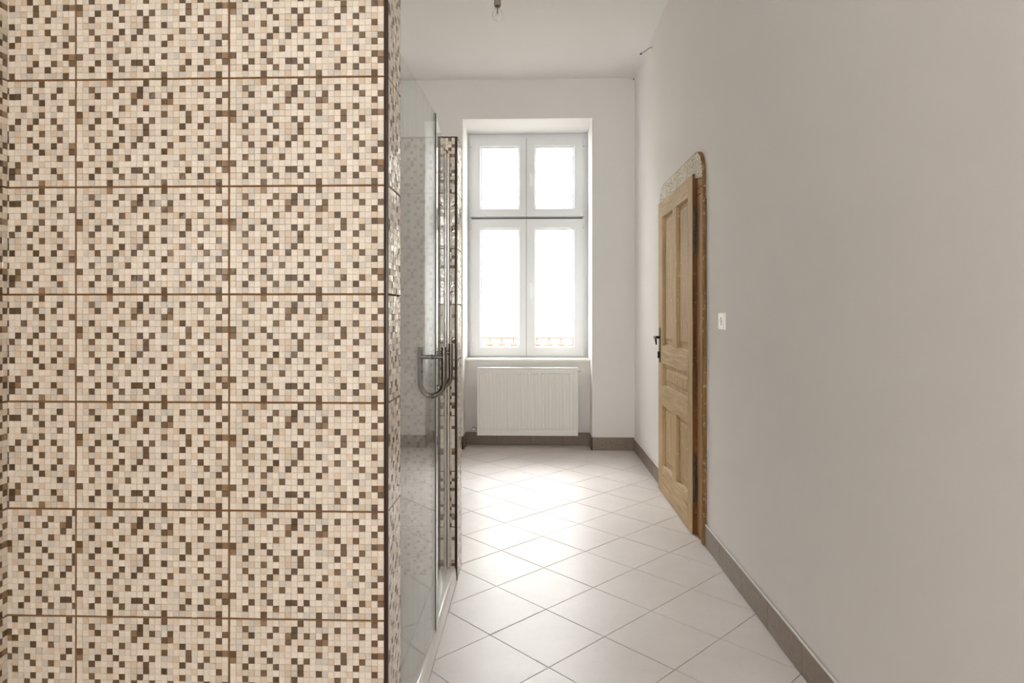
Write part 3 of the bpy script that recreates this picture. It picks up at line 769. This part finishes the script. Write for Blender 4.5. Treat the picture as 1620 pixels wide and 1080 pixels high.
for dy in (-0.0095, 0.0095):
    MB().lathe([(0.0026, 0), (0.0026, 0.0015)], (XR-0.0042, SY+dy, SZ), 'X', 12).build('pin_hole', 'brass_dull', so)
for dz in (-0.0185, 0.0185):
    MB().box(XR-0.010, XR-0.0025, SY-0.003, SY+0.003, SZ+dz-0.0015, SZ+dz+0.0015).build('earth_clip', 'chrome', so)

# ---------------------------------------------------------------- bare bulb
lamp = empty('pendant_bulb'); tag(lamp, 'bare clear bulb in a grey holder hanging from the ceiling', 'light bulb')
BX, BY = -0.1944, 3.55
bz = 2.857
outl = [(0.002, -0.0305), (0.012, -0.0285), (0.021, -0.022), (0.0275, -0.012), (0.0300, 0.0), (0.0285, 0.010), (0.0235, 0.021), (0.0175, 0.031), (0.0140, 0.040), (0.0130, 0.046)]
inl = [(r-0.0009, h+(0.0009 if h < -0.02 else 0)) for r, h in outl]
sh = MB(); rings = []
for r, h in inl+list(reversed(outl)):
    rings.append([sh.bm.verts.new((BX+r*math.cos(2*math.pi*k/28), BY+r*math.sin(2*math.pi*k/28), bz+h)) for k in range(28)])
for i in range(len(rings)-1):
    for k in range(28): sh.bm.faces.new((rings[i][k], rings[i][(k+1) % 28], rings[i+1][(k+1) % 28], rings[i+1][k]))
sh.bm.faces.new(rings[0]); sh.bm.faces.new(rings[-1])
sh.build('glass_bulb', 'bulb_glass', lamp, True)
MB().lathe([(0.0132, 0.043), (0.0132, 0.056), (0.010, 0.058)], (BX, BY, bz), 'Z', 20).build('screw_cap', 'brass_dull', lamp, True)
MB().lathe([(0.0175, 0.050), (0.0200, 0.052), (0.0200, 0.062), (0.0188, 0.066), (0.0178, 0.100), (0.012, 0.112), (0.006, 0.120)], (BX, BY, bz), 'Z', 24).build('lamp_holder', 'lamp_holder', lamp, True)
stn = MB().tube([(BX, BY, bz+0.045), (BX, BY, bz+0.022), (BX, BY, bz+0.004)], [0.0045, 0.003, 0.0022], 8)
for a in (0.3, 2.4, 4.5): stn.tube([(BX, BY, bz+0.006), (BX+0.013*math.cos(a), BY+0.013*math.sin(a), bz-0.006)], 0.0005, 5)
stn.tube([(BX-0.004, BY, bz+0.02), (BX-0.010, BY, bz-0.006)], 0.0007, 5); stn.tube([(BX+0.004, BY, bz+0.02), (BX+0.012, BY, bz-0.004)], 0.0007, 5)
stn.build('filament_stem', 'cable_grey', lamp)
MB().tube([(BX, BY, bz+0.115), (BX+0.004, BY, bz+0.2), (BX-0.003, BY, bz+0.3), (BX, BY, ZC+0.001)], 0.004, 8).build('cord', 'cable_grey', lamp, True)
MB().lathe([(0.03, 0), (0.03, -0.012), (0.012, -0.03)], (BX, BY, ZC), 'Z', 20).build('ceiling_rose', 'plastic_white', lamp, True)

# ---------------------------------------------------------------- cable ends
cb = empty('cable_stub'); tag(cb, 'short pale cable end sticking out of the right wall below the ceiling', 'cable')
p0, p1 = Vector((XR+0.003, 4.745, 3.166)), Vector((0.803, 4.705, 3.103))
MB().tube([p0, p0.lerp(p1, 0.3)+Vector((0, 0, 0.008)), p0.lerp(p1, 0.65)+Vector((0, 0, 0.003)), p1], 0.0058, 10).build('sheath', 'cable_grey', cb, True)
MB().tube([p1, p1+(p1-p0).normalized()*0.012], [0.0062, 0.005], 8).build('cut_end', 'cable_dark', cb, True)
MB().lathe([(0.02, 0.0), (0.016, -0.004), (0.004, -0.006)], (XR, p0.y, p0.z), 'X', 14).build('plaster_collar', 'wall_paint', cb, True)
cn = empty('cable_nub'); tag(cn, 'tiny dark cable nub in the ceiling corner beside the window wall', 'cable')
MB().tube([(0.882, YF+0.002, 3.233), (0.881, YF-0.012, 3.231)], 0.005, 8).build('sheath', 'cable_dark', cn, True)
MB().tube([(0.868, YF+0.002, 3.232), (0.866, YF-0.010, 3.231)], 0.003, 8).build('wire_end', 'cable_grey', cn, True)

# ---------------------------------------------------------------- outside: iron railing
ra = empty('window_railing'); tag(ra, 'rust-red iron railing with palmette ornaments outside the window', 'railing')
YR = 6.40
MB().box(-0.66, 0.56, YR-0.008, YR+0.008, 0.941, 0.953, 0.002, 1).build('top_rail', 'rail_iron', ra)
MB().box(-0.66, 0.56, YR-0.008, YR+0.008, 0.818, 0.832, 0.002, 1).build('bottom_rail', 'rail_iron', ra)
for x in (-0.65, 0.55):
    MB().box(x-0.008, x+0.008, YOUT-0.03, YR+0.008, 0.86, 0.88).build('wall_hook', 'rail_iron', ra)
    MB().box(x-0.008, x+0.008, YR-0.006, YR+0.006, 0.818, 0.95).build('end_bar', 'rail_iron', ra)
pm = MB()
def petal(ang, L, w, base):
    ca, sa = math.cos(ang), math.sin(ang); pts = []
    for s, ww in ((0, 0.3), (0.35, 0.6), (0.7, 1.0), (0.92, 0.75), (1.0, 0.0)): pts.append((s*L, ww*w))
    poly = [(s, w_) for s, w_ in pts]+[(s, -w_) for s, w_ in reversed(pts[:-1])]
    pm.prism([(base[0]+s*sa+w_*ca, base[1]+s*ca-w_*sa) for s, w_ in poly], 'Y', -0.005, 0.005)
for ang, L in ((-1.75, 0.036), (-1.15, 0.042), (-0.6, 0.05), (0, 0.062), (0.6, 0.05), (1.15, 0.042), (1.75, 0.036)): petal(ang, L, 0.0075, (0, 0.035))
petal(-2.3, 0.032, 0.006, (0, 0.03)); petal(2.3, 0.032, 0.006, (0, 0.03))
pm.box(-0.011, 0.011, -0.006, 0.006, 0.092, 0.112); pm.box(-0.005, 0.005, -0.005, 0.005, 0.0, 0.10)
pmesh = pm.mesh('palmette', 'rust_paint')
for k in range(10): obj('palmette', pmesh, ra, (-0.5465+0.1195*k, YR, 0.830))

# ---------------------------------------------------------------- outside: courtyard wall
YX = 14.0
yard = tag(MB().box(-7, 7, YX+0.068, YX+0.5, -3, 5.45).build('courtyard_wall', 'mortar'),
           'old rubble and brick courtyard wall with peeling cream render outside the window', 'wall', kind='structure')
rb = random.Random(21)
bmeshes = {}
for i in range(3):
    for mt in ('brick_limed', 'brick_red', 'brick_pale', 'brick_grey'):
        b = MB(); hx, hz = (0.118, 0.122, 0.062)[i], 0.030
        r = bmesh.ops.create_cube(b.bm, size=1.0)
        for v in r['verts']:
            v.co = Vector((v.co.x*2*hx+rb.uniform(-0.008, 0.008), v.co.y*0.06, v.co.z*2*hz+rb.uniform(-0.006, 0.006)))
        bmesh.ops.bevel(b.bm, geom=b.bm.edges[:], offset=0.007, segments=1, affect='EDGES')
        bmeshes[(i, mt)] = b.mesh('brick', mt)
zrow = 2.50; row = 0
while zrow < 5.10:
    x = -1.30+(row % 2)*0.13
    while x < 1.10:
        i = rb.choice((0, 1, 0, 1, 2)); w = (0.236, 0.244, 0.124)[i]
        dens = 0.16 if zrow > 3.9 else 0.32
        q = rb.random()
        mt = 'brick_red' if q < dens*0.55 else ('brick_pale' if q < dens*1.1 else ('brick_grey' if q < dens*1.1+0.16 else 'brick_limed'))
        if rb.random() > 0.06:
            o = obj('brick', bmeshes[(i, mt)], yard, (x+w/2, YX+0.088+rb.uniform(-0.022, 0.018), zrow+rb.uniform(-0.008, 0.008)), (rb.uniform(-0.03, 0.03), rb.uniform(-0.035, 0.035), rb.uniform(-0.03, 0.03)))
        x += w+0.016+rb.uniform(-0.004, 0.01)
    zrow += 0.073; row += 1
# render coat with a ragged upper edge
edge = [(-7, 4.6), (-3, 4.3), (-1.9, 3.3), (-1.45, 3.18), (-1.16, 3.12), (-1.02, 3.08), (-0.93, 3.02), (-0.83, 3.05), (-0.74, 2.93), (-0.70, 2.80), (-0.62, 2.74), (-0.54, 2.70), (-0.46, 2.64), (-0.36, 2.62), (-0.27, 2.60),
        (-0.16, 2.70), (-0.05, 2.86), (0.03, 2.97), (0.10, 2.94), (0.19, 2.92), (0.27, 2.86), (0.38, 2.88), (0.47, 2.85), (0.55, 2.79), (0.66, 2.77), (0.76, 2.80), (0.88, 2.83), (1.00, 2.82), (1.4, 3.1), (2.2, 3.9), (4, 4.4), (7, 4.6)]
fine = []
for (xa, za), (xb, zb) in zip(edge[:-1], edge[1:]):
    m_ = max(1, int((xb-xa)/0.03)) if abs(xa) < 2 else 6
    for k in range(m_):
        s = k/m_; fine.append((xa+(xb-xa)*s, za+(zb-za)*s+rb.uniform(-0.010, 0.010)))
fine.append(edge[-1])
MB().prism([(7, -2.9), (-7, -2.9)]+[(x, z+0.035+0.025*math.sin(x*9.0)) for x, z in fine], 'Y', YX+0.02, YX+0.105).build('undercoat', 'render_ochre', yard)
MB().prism([(7, -3), (-7, -3)]+fine, 'Y', YX, YX+0.11).build('render_coat', 'render_cream', yard)
# unseen house face, added around the room to shade the courtyard from half the sky
hf = MB(); hf.box(-7, XL-0.3, YOUT-0.4, YOUT, -3, 11); hf.box(XR+0.3, 7, YOUT-0.4, YOUT, -3, 11)
hf.box(XL-0.3, XR+0.3, YOUT-0.4, YOUT, ZC+0.25, 11); hf.box(XL-0.3, XR+0.3, YOUT-0.4, YOUT, -3, -0.12)
tag(hf.build('wall_facade_added', 'render_cream'), 'unseen rendered house face around the window, added to shade the courtyard', 'wall', kind='structure')
tag(MB().box(-7, 7, YOUT, YX+0.1, -3.2, -3.0).build('courtyard_floor', 'yard_paving'), 'grey paved courtyard floor below the window', 'paving', kind='structure')
